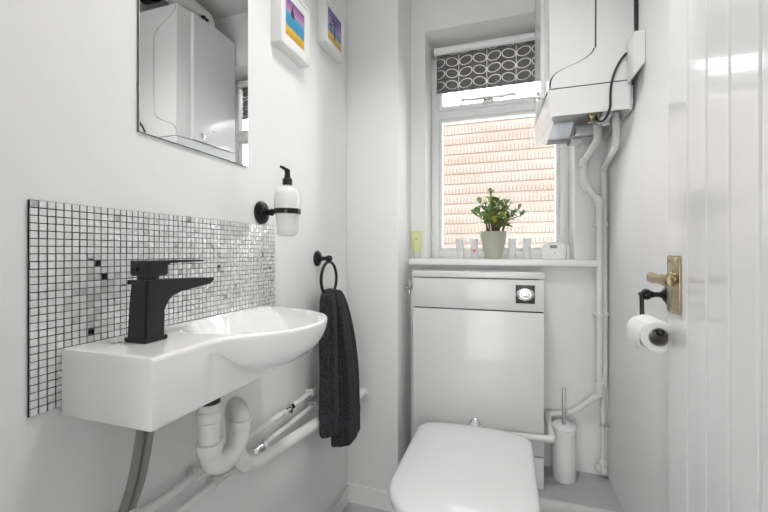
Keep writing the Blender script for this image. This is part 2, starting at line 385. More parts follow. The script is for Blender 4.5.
# ================================================================ TOILET
def dshape(hw, y0, y1, rf, rb, cx=-.125, n=10, bulge=.0, back=0.0):
    """rounded-square outline: front corners radius rf at y0, rear corners rb at y1, rear edge arched by 'back'"""
    pts = []
    for (sx, yy, r, a0) in ((1, y0, rf, -pi/2), (1, y1, rb, 0), (-1, y1, rb, pi/2), (-1, y0, rf, pi)):
        cxx = cx + sx*(hw-r); cy = yy + (r if yy == y0 else -r)
        for k in range(n+1):
            a = a0 + (pi/2)*k/n
            x = cxx + r*cos(a); y = cy + r*sin(a)
            u = (x-cx)/hw
            if yy == y1 : y += back*(1-u*u)
            pts.append([x, y])
    m = []
    # extra points on the rear and front edge so the arches stay smooth
    L = len(pts)
    for i, p in enumerate(pts):
        m.append(p); q = pts[(i+1) % L]
        if abs(p[0]-q[0]) > .06 and abs(p[1]-q[1]) < .02:
            for k in range(1, 10):
                x = p[0]+(q[0]-p[0])*k/10; u = (x-cx)/hw
                if p[1] > (y0+y1)/2: y = y1 + back*(1-u*u)
                else: y = y0 - .0*(1-u*u)
                m.append([x, y])
    return m
def outl(out, cx, cy, off, z, crown=0):
    res = []
    for x, y in out:
        d = Vector((x-cx, y-cy)); l = d.length; k = max(0, (l-off)/l)
        res.append((cx+d.x*k, cy+d.y*k, z))
    return res
t = thing('toilet', 'white back-to-wall toilet with its lid closed in front of the cistern cabinet', 'toilet', (-.125, 1.25, 0))
cx, cy = -.125, 1.22
O = dshape(.204, .925, 1.460, .14, .05, cx=-.123, back=.028)
b = NB()
rings = [outl(O,cx,cy,.010,.400), outl(O,cx,cy,.001,.4015), outl(O,cx,cy,0,.405), outl(O,cx,cy,.0012,.4115), outl(O,cx,cy,.0045,.4165), outl(O,cx,cy,.010,.4200), outl(O,cx,cy,.020,.4225)]
for k, z in ((.035,.4250),(.055,.4272),(.075,.4290),(.10,.4305),(.13,.4316),(.16,.4320)): rings.append(outl(O,cx,cy,k,z))
loft(b, rings); mk('toilet_lid', b, 'seat', t, angle=60)
b = NB(); O2 = dshape(.201, .932, 1.456, .14, .05, cx=-.123, back=.026)
loft(b, [outl(O2,cx,cy,.016,.377), outl(O2,cx,cy,.004,.379), outl(O2,cx,cy,0,.383), outl(O2,cx,cy,0,.390), outl(O2,cx,cy,.004,.3955), outl(O2,cx,cy,.012,.3975)])
mk('toilet_seat', b, 'seat', t, angle=60)
b = NB()
O3 = dshape(.185, .985, 1.566, .15, .03)
def bowl(z, hw, y0, y1=1.566, rf=.14):
    rf = min(rf, hw-.005); out = dshape(hw, y0, y1, rf, .02, n=10)
    P = []   # resample to constant count
    L = len(out); seg = [0]
    for i in range(L): seg.append(seg[-1] + math.dist(out[i], out[(i+1)%L]))
    tot = seg[-1]; j = 0
    for k in range(72):
        s = tot*k/72
        while seg[j+1] < s: j += 1
        f = (s-seg[j])/max(1e-9, seg[j+1]-seg[j]); a = out[j]; c_ = out[(j+1)%L]
        P.append((a[0]+(c_[0]-a[0])*f, a[1]+(c_[1]-a[1])*f, z))
    return P
loft(b, [bowl(z,hw,y0,y1) for z,hw,y0,y1 in ((.002,.115,1.12,1.49),(.03,.116,1.115,1.49),(.10,.112,1.12,1.49),(.165,.115,1.11,1.49),(.18,.118,1.10,1.566),(.24,.135,1.06,1.566),(.30,.16,1.01,1.566),(.34,.178,.985,1.566),(.365,.184,.98,1.566),(.374,.183,.981,1.566),(.3765,.178,.986,1.562))])
mk('toilet_bowl', b, 'ceramic', t, angle=50)
b = NB(); lathe(b, [(.0235,0),(.0235,.003),(.0205,.006),(.0190,.0062)], (-.126, UY-.0002, .3865), (0,-1,0), 32); mk('flush_collar', b, 'chrome', t)
b = NB(); tube(b, smooth_curve([(-.126,UY-.003,.3865),(-.126,1.53,.3865),(-.126,1.495,.383)]), .0175, 24); mk('flush_pipe', b, 'seat', t)

# ================================================================ BASIN
ZT, ZB = .929, .8235
b = NB()
rim_pts = [(.41,-.478),(.47,-.478),(.52,-.4775),(.555,-.470),(.595,-.438),(.64,-.405),(.69,-.387),(.75,-.386),(.81,-.404),(.85,-.436),(.88,-.485),(.898,-.545),(.905,-.60)]
cur = smooth_curve([(y,x,0) for y,x in rim_pts], 8)
def lut(y):
    for a, c_ in zip(cur, cur[1:]):
        if a.x <= y <= c_.x: return a.y + (c_.y-a.y)*(y-a.x)/max(1e-9,(c_.x-a.x))
    return cur[-1].y if y > .9 else -.478
def section(y, shrink=0):
    rim = lut(y); blk = -.478 if y < .87 else -.478 - .05*(1-sqrt(max(0,1-((y-.87)/.036)**2)))
    P = [(LX+.006, ZB), ]
    bu = min(1, max(0,(rim-blk))/.092); z0 = ZT-.018-(ZT-.018-.838)*bu**.55; zr = ZT-.006
    P.append((blk-.006, ZB)); P.append((blk-.0017, ZB+.0017)); P.append((blk, ZB+.006))
    for k in range(13):
        s = k/12; z = z0 + (zr-z0)*(1-cos(s*pi/2)); ss = (z-z0)/(ZT-z0)
        gg = sqrt(max(0,1-(1-ss)**2)); P.append((blk+(rim-blk)*gg, z))
    xr = P[-1][0]
    for a in (22,45,68,90): P.append((xr-.006+.006*cos(radians(a)), zr+.006*sin(radians(a))))
    xa, xb = xr-.0065, LX+.006; N = 30
    inner_f, inner_b = xr-.009, -.650
    hw = (inner_f-inner_b)/2; xm = (inner_f+inner_b)/2
    for k in range(1, N+1):
        x = xa + (xb-xa)*k/N
        cyy = .725 + .25*(-.52-x)*.35
        r = sqrt(((y-cyy)/.172)**2 + ((x-xm)/max(hw,.01))**2)
        d = .082*(1-min(r,1)**2.6)**.7 if r < 1 else 0
        P.append((x, ZT-d))
    return P
ys = [.41 + .008*0]
ys = [.4085,.4095,.413]+[.42+.01*k for k in range(13)]+[.545+.006*k for k in range(50)]+[.848,.855,.862,.868,.874,.880,.885,.890,.894,.898,.901,.9035,.905]
ys = sorted(set(round(y,4) for y in ys))
rings = []
for y in ys:
    P = section(max(y,.41)); k = {.4085:.0035,.4095:.0012}.get(y,0)
    if k: P = [(min(x,(-.478-k)) if x > -.5 else x, min(max(z,ZB+k),ZT-k)) for x,z in P]
    rings.append([(x,y,z) for x,z in P])
loft(b, rings)
t = thing('wash_basin', 'white ceramic cloakroom wash basin mounted on the left wall', 'basin', (LX+.095,.66,ZB))
mk('basin_bowl', b, 'ceramic', t, angle=35)
b = NB(); lathe(b, [(.021,0),(.021,.003),(.015,.0045),(.0,.005)], (-.525,.725,.8578), 'z', 24); mk('plug', b, 'chrome', t)

# tap
t = thing('mixer_tap', 'matt black square mixer tap standing on the wash basin deck', 'tap', (-.588,.495,ZT))
b = NB(); box(b, -.6115,-.5635,.4695,.5130, ZT+.0005, ZT+.008, .0015); mk('tap_base', b, 'blacktap', t)
b = NB()
rings = []
for z, hx, hy, oy in ((ZT+.008,.0205,.0190,.4915),(1.0,.0193,.0180,.4935),(1.0325,.0183,.0170,.4955)):
    rings.append([(-.588+sx*hx, oy+sy*hy, z) for sx,sy in ((-1,-1),(1,-1),(1,1),(-1,1))])
loft(b, rings)
bmesh.ops.bevel(b, geom=[e for e in b.edges if abs(e.verts[0].co.z-e.verts[1].co.z) > .01], offset=.002, segments=2, affect='EDGES')
mk('tap_body', b, 'blacktap', t)
b = NB()   # spout reaching out over the bowl, deeper at the root
prof = [(.510,1.0325),(.625,1.0285),(.632,1.0265),(.6325,1.0235),(.622,1.016),(.590,1.0125),(.550,1.008),(.530,1.003),(.520,.994),(.514,.978),(.510,.978)]
rings = [[(x, y, z) for y, z in prof] for x in (-.6045,-.5715)]
loft(b, rings); bmesh.ops.bevel(b, geom=[e for e in b.edges if abs(e.verts[0].co.x-e.verts[1].co.x) < .001], offset=.0012, segments=2, affect='EDGES')
mk('spout', b, 'blacktap', t)
b = NB(); lathe(b, [(.0165,0),(.0165,.008)], (-.588,.495,1.0325), 'z', 24); mk('neck', b, 'blacktap', t)
b = NB(); rings = []
for z, e in ((1.0395,.002),(1.042,0),(1.064,0),(1.0655,.0012)):
    rings.append([(x,y,z) for x,y in ((-.6065+e,.4775+e),(-.5675-e,.4775+e),(-.5675-e,.5165-e),(-.6065+e,.5165-e))])
loft(b, rings)
lv = []
for y, z0, z1, e in ((.515,1.0565,1.0653,0),(.525,1.0605,1.0653,0),(.60,1.0615,1.0650,.001),(.604,1.0622,1.0645,.002)):
    lv.append([(-.605+e,y,z0),(-.569-e,y,z0),(-.569-e,y,z1),(-.605+e,y,z1)])
loft(b, lv); lever = mk('lever', b, 'blacktap', t)
b = NB(); lathe(b, [(.0045,0),(.0045,.0012),(.003,.0012),(.0025,-.0005)], (-.590,.4775,1.0515), (0,-1,0), 16); mk('grub_cap', b, 'black', lever)

# hoses and trap under the basin
for i, (dx, dy) in enumerate(((.0035,.008),(.0080,.0215))):
    t = thing('flexible_hose', ('left one of two braided grey tap hoses dropping from the basin' if i == 0 else 'right one of two braided grey tap hoses dropping from the basin, nearer the trap'), 'hose', (-.60+dx,.47+dy,.60))
    b = NB(); tube(b, smooth_curve([(-.596+dx,.482+dy,.8215),(-.600+dx,.478+dy,.76),(-.612+dx,.474+dy,.69),(-.626+dx*.4,.470+dy,.635)]), .0072, 14); mk('hose', b, 'braid', t)
    b = NB(); e = (-.6265+dx*.4,.470+dy,.636)
    lathe(b, [(.0095,0),(.0098,-.014),(.0115,-.016),(.0115,-.026),(.008,-.028)], e, 'z', 12); mk('compression_nut', b, 'chrome', t)
t = thing('basin_trap', 'white plastic swivel trap under the wash basin', 'trap', (-.565,.65,.62))
TX, TY = -.560, .606
b = NB(); lathe(b, [(.0200,.0425),(.0200,0)], (TX,TY,.7805), 'z', 24); mk('tailpiece', b, 'rubber', t)
b = NB(); lathe(b, [(.020,0),(.0240,.001),(.0250,.006),(.0250,.019),(.0215,.021),(.0222,.033),(.0205,.035)], (TX,TY,.748), 'z', 12, ); mk('slip_nut', b, 'pipe', t)
b = NB(); lathe(b, [(.0195,0),(.0195,.034),(.0225,.035),(.0225,.044),(.019,.045)], (TX,TY,.7035), 'z', 28); mk('inlet_tube', b, 'pipe', t)
b = NB()
U0 = Vector((TX,TY,.695)); dirU = Vector((-.014,.110,0)); R = dirU.length/2; du = dirU.normalized()
ub = [U0+Vector((0,0,.006)), U0]
for k in range(1, 15):
    a = pi*k/15; ub.append(U0 + du*(R-R*cos(a)) + Vector((0,0,-R*sin(a)*.98)))
ub.append(U0+dirU); ub.append(U0+dirU+Vector((0,0,.012)))
tube(b, ub, .0208, 24)
lathe(b, [(.0212,-.012),(.0240,-.010),(.0250,.003),(.0250,.010),(.0200,.011)], U0, 'z', 28)
lathe(b, [(.0212,-.012),(.0236,-.010),(.0242,.008),(.0200,.0095)], U0+dirU+Vector((0,0,.0)), 'z', 28)
mk('u_bend', b, 'pipe', t)
b = NB()
p0 = U0+dirU+Vector((0,0,.008)); p0 = Vector((p0.x,p0.y,.700))
arch = [p0, Vector((p0.x,p0.y,.7015))]; end = Vector((-.620,.748,.7015)); dd = end-arch[1]; rr_ = dd.length/2
for k in range(1, 13):
    a = pi*k/13; arch.append(arch[1] + dd.normalized()*(rr_-rr_*cos(a)) + Vector((0,0,rr_*sin(a)*.75)))
arch += [end]
tube(b, arch + fillet([end, (-.617,.752,.60),(-.615,.787,.556)], .03)[1:], .0195, 24)
mk('outlet_bend', b, 'pipe', t)
# waste pipe
b = NB()
P = fillet([(-.612,.785,.560),(-.6085,.825,.541),(-.592,1.525,.477)], .03)
tube(b, P, .0178, 24)
lathe(b, [(.0225,0),(.0225,.004),(.0200,.006)], (-.592,1.5255,.477), (0,-1,0), 24)
single('waste_pipe', b, 'pipe', 'thick white plastic waste pipe sloping along the left wall into the pier', 'pipe', (-.6,1.1,.52))
# painted copper pipes
for z, lab, vy in ((.595,'upper white painted pipe running along the left wall below the basin', 1.015), (.545,'lower white painted pipe running along the left wall below the basin', .875)):
    t = thing('water_pipe', lab, 'pipe', (-.645,.9,z), 'painted water pipes')
    b = NB(); tube(b, [(-.645,.30,z),(-.645,PY-.001,z)], .0085, 16); mk('pipe_run', b, 'ppipe', t)
    b = NB()
    for q in (-.022,.022): lathe(b, [(.009,-.008),(.0135,-.007),(.0135,.007),(.009,.008)], (-.645,vy+q,z), 'y', 6)
    tube(b, [(-.645,vy-.02,z),(-.645,vy+.02,z)], .010, 14); tube(b, [(-.645,vy,z),(-.627,vy,z)], .0075, 12)
    mk('isolating_valve', b, 'chrome', t)
    for cyy in ((.66,1.17) if z > .56 else (.72,1.19)):
        b = NB(); lathe(b, [(.011,-.007),(.0125,-.006),(.0125,.006),(.011,.007)], (-.645,cyy,z), 'y', 16); box(b, LX+.0005,-.645,cyy-.006,cyy+.006,z-.008,z+.008,.001)
        tube(b, [(-.632,cyy-.016,z),(-.632,cyy+.016,z)], .004, 8)
        mk('pipe_clip', b, 'pipe', t)
    b = NB(); ty = .50 if z > .56 else .53
    lathe(b, [(.0105,-.03),(.013,-.028),(.013,-.012),(.0115,-.010),(.0115,.010),(.013,.012),(.013,.028),(.0105,.03)], (-.645,ty-.004,z), 'y', 18)
    tube(b, [(-.645,ty-.02,z),(-.626,ty-.02,z)], .0115, 14)
    mk('tee_fitting', b, 'ppipe', t)

# ================================================================ MOSAIC SPLASHBACK
t = thing('mosaic_splashback', 'silver mosaic tile splashback on the left wall behind the basin', 'splashback', (LX,.675,.838))
MY0, MY1, MZ0, MZ1 = .3668, .984, .838, 1.157
b = NB(); box(b, LX+.0005, LX+.003, MY0, MY1, MZ0, MZ1); mk('grout_sheet', b, 'grout', t)
b = NB()
NC, NR = 54, 28; pw = (MY1-MY0)/NC; ph = (MZ1-MZ0)/NR; rnd = random.Random(3)
for i in range(NC):
    for j in range(NR):
        y0 = MY0+pw*i+.0009; y1 = y0+pw-.0018; z0 = MZ0+ph*j+.0007; z1 = z0+ph-.0014
        k = rnd.random(); mi = 0 if k < .50 else (1 if k < .96 else 2)
        amp = .00003 if mi != 2 else .00012
        ta, tb = rnd.gauss(0,amp*2.0), rnd.gauss(0,amp*2.0); x = LX+.0050
        e = .00035
        A = [(LX+.003,y0,z0),(LX+.003,y1,z0),(LX+.003,y1,z1),(LX+.003,y0,z1)]
        B_ = [(x-.0006,y0,z0),(x-.0006,y1,z0),(x-.0006,y1,z1),(x-.0006,y0,z1)]
        C_ = [(x+(-ta-tb),y0+e,z0+e),(x+(ta-tb),y1-e,z0+e),(x+(ta+tb),y1-e,z1-e),(x+(-ta+tb),y0+e,z1-e)]
        loft(b, [A,B_,C_], cap0=False, mi=mi)
mk('mosaic_tiles', b, ['tile','tile2','tile3'], t, smooth=False)

# ================================================================ MIRROR AND FRAMES
t = thing('wall_mirror', 'frameless rectangular mirror on the left wall above the basin', 'mirror', (LX,.69,1.3075))
b = NB(); box(b, LX+.0005, -.6655, .540, .8583, 1.3084, 1.97); mk('mirror_backing', b, 'mirredge', t)
b = NB(); box(b, -.6654, -.664, .5406, .8577, 1.309, 1.9695, .0006, 1); mk('mirror_glass', b, 'mirror', t, smooth=False)

def paint_mat(name, stops, streak):
    m = bpy.data.materials.new(name); m.use_nodes = True; nt = m.node_tree; bb = nt.nodes['Principled BSDF']; bb.inputs['Roughness'].default_value = .35
    tc = nt.nodes.new('ShaderNodeTexCoord'); sp = nt.nodes.new('ShaderNodeSeparateXYZ'); nt.links.new(tc.outputs['Generated'], sp.inputs[0])
    n = nt.nodes.new('ShaderNodeTexNoise'); n.inputs['Scale'].default_value = 7; mp = nt.nodes.new('ShaderNodeMapping'); mp.inputs['Scale'].default_value = (1,1,5)
    nt.links.new(tc.outputs['Generated'], mp.inputs[0]); nt.links.new(mp.outputs[0], n.inputs['Vector'])
    v = mathn(nt, 'ADD', sp.outputs[2], mathn(nt, 'MULTIPLY', mathn(nt, 'SUBTRACT', n.outputs['Fac'], .5), streak))
    r = nt.nodes.new('ShaderNodeValToRGB'); cr = r.color_ramp
    cr.elements[0].position = stops[0][0]; cr.elements[0].color = (*stops[0][1],1)
    cr.elements[1].position = stops[1][0]; cr.elements[1].color = (*stops[1][1],1)
    for p, c_ in stops[2:]:
        e = cr.elements.new(p); e.color = (*c_,1)
    nt.links.new(v, r.inputs[0]); nt.links.new(r.outputs[0], bb.inputs['Base Color']); return m
M['paint1'] = paint_mat('sea_and_sand_painting', [(0,(.55,.28,.03)),(.26,(.80,.52,.05)),(.31,(.06,.30,.45)),(.5,(.04,.32,.55)),(.66,(.10,.42,.62)),(.70,(.62,.30,.42)),(.86,(.40,.18,.42)),(1,(.22,.10,.35))], .08)
M['paint2'] = paint_mat('palm_beach_painting', [(0,(.55,.30,.03)),(.27,(.80,.55,.06)),(.32,(.10,.24,.50)),(.52,(.20,.32,.62)),(.62,(.45,.22,.50)),(.80,(.20,.12,.42)),(1,(.10,.07,.28))], .12)
M['silh'] = mat('dark_painted_silhouette', (.015,.02,.03), .4)
def box_frame(y0, y1, z0, z1, py0, py1, pz0, pz1, label, pm, deco):
    t = thing('box_frame', label, 'picture frame', (LX,(y0+y1)/2,z0), 'small white box frames')
    xf = -.633; xm = -.637
    b = NB(); w = .010
    box(b, LX+.0005,xf,y0,y0+w,z0,z1,.0008); box(b, LX+.0005,xf,y1-w,y1,z0,z1,.0008)
    box(b, LX+.0005,xf-.0002,y0+w,y1-w,z0,z0+w,.0008); box(b, LX+.0005,xf-.0002,y0+w,y1-w,z1-w,z1,.0008)
    mk('frame_rim', b, 'frame', t)
    b = NB(); fx = xm
    box(b, LX+.001, fx, y0+w, py0, z0+w, z1-w); box(b, LX+.001, fx, py1, y1-w, z0+w, z1-w)
    box(b, LX+.001, fx, py0, py1, z0+w, pz0); box(b, LX+.001, fx, py0, py1, pz1, z1-w)
    mk('mount', b, 'mount', t)
    b = NB(); box(b, LX+.001, fx-.003, py0, py1, pz0, pz1); p = mk('painting', b, pm, t)
    p['label'] = deco[0]
    b = NB()
    for poly in deco[1]:
        prism(b, [(py0+(py1-py0)*u, pz0+(pz1-pz0)*v) for u,v in poly], fx-.003, fx-.0026, 'yz')
    mk(deco[2], b, 'silh', p)
box_frame(.9666,1.140,1.703,1.893,.997,1.110,1.740,1.858,'small white box frame with sailing boat painting, nearer the mirror','paint1',
    ('painting of a dark sail on blue sea above yellow sand',[[(.30,.60),(.50,.60),(.46,.63),(.33,.63)],[(.32,.64),(.48,.64),(.37,.92)],[(.30,.66),(.33,.64),(.35,.84)]],'boat'))
def frond(cx, cy, a, l):
    c, s_ = cos(a), sin(a); return [(cx,cy+.01),(cx+c*l*.5,cy+s_*l*.5+.06),(cx+c*l,cy+s_*l-.02),(cx+c*l*.5,cy+s_*l*.5-.005)]
box_frame(1.253,1.423,1.853,2.03,1.281,1.403,1.880,2.0,'small white box frame with palm tree painting, nearer the room corner','paint2',
    ('painting of a dark palm on a purple and yellow beach',[[(.46,.16),(.54,.16),(.55,.70),(.50,.70)]]+[frond(.52,.70,a,.26) for a in (.15,.9,1.7,2.4,3.1,3.9,5.5)]+[[(.2,.25),(.24,.25),(.25,.5),(.22,.5)]]+[frond(.235,.5,a,.14) for a in (.3,1.4,2.4,3.4)],'palm_tree'))

# ================================================================ SOAP DISPENSER
SY, SZ = .925, 1.192
t = thing('soap_dispenser', 'white glass soap bottle in a black wall bracket above the splashback', 'soap dispenser', (LX,SY,SZ))
b = NB(); lathe(b, [(.033,0),(.033,.003),(.031,.006),(.024,.0075),(.0235,.010),(.019,.012),(.018,.014),(.012,.016),(.0085,.019),(.008,.030),(.010,.033),(.010,.037),(.0065,.040),(.006,.052)], (LX+.0005,SY-.004,SZ), (1,0,0), 36); mk('wall_rose', b, 'black', t)
BX, BYc = -.583, .921
b = NB(); rr = []
for z in (SZ-.007, SZ-.0065, SZ+.0065, SZ+.007):
    e = .0004 if z in (SZ-.007, SZ+.007) else 0
    rr.append([(BX+(.0368-e)*cos(2*pi*k/40), BYc+(.0368-e)*sin(2*pi*k/40), z) for k in range(40)])
inn = [[(BX+.0338*cos(2*pi*k/40), BYc+.0338*sin(2*pi*k/40), z) for k in range(40)] for z in (SZ+.007, SZ-.007)]
loft(b, rr+inn+[rr[0]], cap0=False, cap1=False)
tube(b, [(LX+.050,SY-.003,SZ),(BX-.036,BYc-.0005,SZ)], .0055, 12)
mk('bracket_ring', b, 'black', t)
b = NB(); lathe(b, [(.018,0),(.022,.001),(.0265,.007),(.0285,.020),(.0305,.050),(.0325,.060),(.0335,.066),(.0355,.080),(.0362,.100),(.0345,.117),(.0295,.130),(.019,.138),(.013,.1395),(.0,.14)], (BX,BYc,1.124), 'z', 40)
mk('glass_bottle', b, 'opal', t)
b = NB()
lathe(b, [(.0135,0),(.0135,.016),(.0115,.019),(.009,.020),(.0075,.030),(.0075,.042),(.0065,.044)], (BX,BYc,1.2655), 'z', 24)
tube(b, smooth_curve([(BX,BYc,1.306),(BX-.003,BYc-.006,1.309),(BX-.006,BYc-.014,1.3125),(BX-.008,BYc-.021,1.3135)]), [.006]*6+[.0045]*7+[.0038]*6, 12)
mk('pump', b, 'black', t)

# ================================================================ TOWEL RING AND TOWEL
RY, RZ = 1.2544, 1.056
t = thing('towel_ring', 'black towel ring on the left wall beside the basin', 'towel ring', (LX,RY,RZ))
b = NB(); lathe(b, [(.029,0),(.029,.003),(.027,.006),(.0225,.0075),(.022,.010),(.0175,.012),(.016,.014),(.010,.016),(.008,.019),(.0075,.034),(.0105,.040),(.0125,.048),(.0105,.056),(.005,.060),(.0,.061)], (LX+.0005,RY,RZ), (1,0,0), 36); mk('wall_rose', b, 'black', t)
RCX, RR = -.620, .062; RCZ = RZ-.012-RR
b = NB(); n = 48
rings = [[Vector((RCX, RY+RR*sin(2*pi*i/n), RCZ+RR*cos(2*pi*i/n))) + Vector((cos(2*pi*k/12)*.0055, sin(2*pi*k/12)*.0055*sin(2*pi*i/n), sin(2*pi*k/12)*.0055*cos(2*pi*i/n))) for k in range(12)] for i in range(n)]
rings.append(rings[0]); loft(b, rings, False, False); bmesh.ops.remove_doubles(b, verts=b.verts, dist=1e-5)
mk('ring', b, 'black', t)

def towel_lobe(bm, path, seg=64, seed=0, phase=0.0):
    """path: list of (x, y, z, half_x, half_y, fold)"""
    rs = []
    for i, (x,y,z,hx,hy,fo) in enumerate(path):
        ring = []
        for k in range(seg):
            a = 2*pi*k/seg
            w = 1 + 1.3*fo*cos(4*a+phase+ .5*sin(z*9)) + fo*.5*cos(9*a+seed+z*3)
            ca, sa = cos(a), sin(a)
            px = abs(ca)**.8*(1 if ca>0 else -1); py = abs(sa)**.8*(1 if sa>0 else -1)
            ring.append((x+hx*px*w, y+hy*py*w, z))
        rs.append(ring)
    return rs
def interp(keys, n):
    P = smooth_curve([Vector(k[:3]) for k in keys], n); Q = smooth_curve([Vector(k[3:6]) for k in keys], n)
    return [(p.x,p.y,p.z,q.x,q.y,max(q.z,0)) for p, q in zip(P,Q)]
t = thing('hand_towel', 'charcoal terry hand towel hanging folded through the black ring', 'towel', (-.60,1.26,.415))
def cloth_part(keys, seed, phase, z_lo, z_hi):
    path = interp(keys, 10)
    return towel_lobe(None, [p for p in path if z_lo <= p[2] <= z_hi], seed=seed, phase=phase)
keysA = [(-.612,1.225,.935,.010,.018,.0),(-.606,1.216,.926,.022,.032,.03),(-.598,1.203,.88,.027,.039,.08),(-.587,1.182,.78,.027,.041,.11),(-.575,1.160,.65,.027,.041,.11),(-.569,1.149,.54,.027,.041,.10),(-.568,1.146,.484,.027,.041,.06)]
keysB = [(-.610,1.262,.942,.012,.022,.0),(-.604,1.266,.932,.025,.036,.03),(-.595,1.271,.88,.031,.050,.08),(-.580,1.275,.78,.034,.062,.11),(-.566,1.275,.65,.036,.073,.12),(-.560,1.272,.52,.036,.079,.10),(-.559,1.271,.412,.037,.080,.06)]
b = NB()
for keys, seed, ph in ((keysA,1,.4),(keysB,4,1.9)):
    rs = cloth_part(keys, seed, ph, 0, 2)
    last = rs[-1]; c = sum((Vector(p) for p in last), Vector())/len(last)
    rs.append([tuple(c+(Vector(p)-c)*.93+Vector((0,0,-.006))) for p in last])
    rs.append([tuple(c+(Vector(p)-c)*.6+Vector((0,0,-.007))) for p in last])
    loft(b, rs)
# wrap over the ring's foot
sphere(b, (-.613,1.243,.927), .03, 24, (.85,1.45,.72))
mk('terry_cloth', b, 'towel', t, angle=80)
b = NB()
for keys, seed, ph, za in ((keysA,1,.4,.532),(keysB,4,1.9,.480)):
    path = [p for p in interp(keys, 40) if za-.004 <= p[2] <= za+.022]
    path = [(p[0],p[1],p[2],p[3]+.0012,p[4]+.0012,p[5]) for p in path]
    loft(b, towel_lobe(None, path, seed=seed, phase=ph), False, False)
mk('woven_border', b, 'towelband', t, angle=80)

# ================================================================ BOILER
BY0, BY1, BZ0, BZ1 = 1.375, 1.745, 1.532, 2.235
t = thing('boiler', 'white wall boiler on the right wall beside the window', 'boiler', (.26,1.57,BZ0))
def plan_x(base, y):   # the front cover bulges slightly in plan
    ks = [(1.375,.0),(1.448,-.008),(1.455,-.020),(1.60,-.025),(1.70,-.024),(1.745,-.021)]
    for a, c_ in zip(ks, ks[1:]):
        if a[0] <= y <= c_[0]: return base + a[1]+(c_[1]-a[1])*(y-a[0])/(c_[0]-a[0])
    return base
def curve_line(off=0):   # cover/case joint on the side, bottom to top, (x,z)
    lo = [(.1325,1.6235),(.1345,1.645),(.1410,1.662),(.1526,1.674),(.180,1.687),(.215,1.699),(.241,1.711),(.2575,1.725),(.2655,1.741),(.2684,1.765)]
    hi = [(.2684,2.085),(.2655,2.110),(.256,2.127),(.236,2.143),(.205,2.160),(.172,2.178),(.150,2.195),(.140,2.213),(.1365,2.2335)]
    return [(x+off, z) for x,z in lo+hi]
b = NB()
cl = smooth_curve([(x,0,z) for x,z in curve_line(-.0024)], 4)
poly = [(.130,2.2335),(.130,1.6235)] + [(p.x,p.z) for p in cl]
Ys = [1.375,1.3765,1.448,1.455,1.60,1.70,1.745]
rings = []
for y in Ys:
    e = .0012 if y == 1.375 else 0
    rings.append([(plan_x(x,y)+(e if abs(x-.130)<1e-4 else -e*0), y, z) if abs(x-.130)<1e-4 else (x,y,z) for x,z in poly])
loft(b, rings); mk('front_cover', b, 'boiler', t, angle=25)
b = NB(); cl = smooth_curve([(x,0,z) for x,z in curve_line(.0024)], 4)
poly = [(p.x,p.z) for p in cl] + [(.3755,2.2335),(.3755,1.6235)]
poly = [(p[0],p[1]) for p in poly]
prism(b, poly, 1.375, 1.745); mk('casing', b, 'boiler', t, angle=25)
b = NB(); box(b, .137, .3745, 1.379, 1.741, 1.606, 2.231); mk('chassis', b, 'gap', t)
# lower shell: open underneath
b = NB()
def shell(xf, e, z):
    return [(xf+e,1.375+e),(.365-e,1.375+e),(.376-e,1.386),(.376-e,1.745-e),(xf+e,1.745-e)]
zt = 1.6195
outer = [[(plan_x(x,y) if x < .14 else x, y, z) for x,y in shell(.130,0,z)] for z in (1.545,zt)]
low = [[(plan_x(x,y) if x < .14 else x, y, 1.532) for x,y in shell(.133,.003,0)]]
inner = [[(x,y,z) for x,y in shell(.138,.006,z)] for z in (1.532,1.600)]
loft(b, low+outer, cap0=False, cap1=True); loft(b, [low[0]]+inner, cap0=False, cap1=True)
mk('lower_casing', b, 'boiler', t, angle=30)
b = NB()   # underside: sloping front lip, glossy panel, rear tray
prism(b, [(.139,1.532),(.150,1.524),(.152,1.527),(.141,1.536)], 1.41, 1.735)
mk('bottom_lip', b, 'boiler', t)
b = NB(); prism(b, [(.150,1.44),(.212,1.44),(.226,1.635),(.150,1.635)], 1.5215, 1.5275, 'xy'); p = mk('control_tray', b, 'blueplast', t); p['label'] = 'pale blue-grey glossy underside tray'
b = NB(); box(b, .150,.226,1.635,1.641,1.515,1.530,.001); tube(b, [(.212,1.44,1.521),(.227,1.636,1.5205)], .0022, 8); mk('tray_edge', b, 'grey', p)
b = NB(); box(b, .232,.325,1.655,1.735,1.519,1.530,.001); box(b,.245,.315,1.60,1.652,1.53,1.56,.003); box(b,.232,.238,1.60,1.735,1.519,1.548); box(b,.275,.279,1.657,1.733,1.508,1.522); mk('rear_tray', b, 'greyplast', t)
b = NB(); box(b, .262,.298,1.44,1.475,1.535,1.575,.003); lathe(b, [(.009,0),(.012,.002),(.012,.016),(.009,.018)], (.272,1.452,1.520), 'z', 6); mk('brass_fitting', b, 'brass', t)
b = NB(); box(b, .300,.330,1.43,1.52,1.532,1.57,.003); lathe(b,[(.011,0),(.011,.03)],(.318,1.47,1.515),'z',16); mk('valve_block', b, 'greyplast', t)
b = NB()   # round gauge low on the cover, seen in the mirror
lathe(b, [(.016,0),(.016,.004),(.014,.005),(.012,.004),(.011,.008),(.009,.009),(.0,.0092)], (plan_x(.130,1.52)-.0005,1.515,1.655), (-1,0,0), 28); mk('control_knob', b, 'chrome', t)
b = NB()
for i, (w, h) in enumerate(((.006,.010),(.004,.008),(.005,.008),(.004,.008),(.005,.008))):
    y0 = 1.575+.008*i; box(b, plan_x(.130,y0)-.0012, plan_x(.130,y0)+.0008, y0, y0+w*.5, 1.690, 1.690+h)
mk('maker_mark', b, 'grey', t)
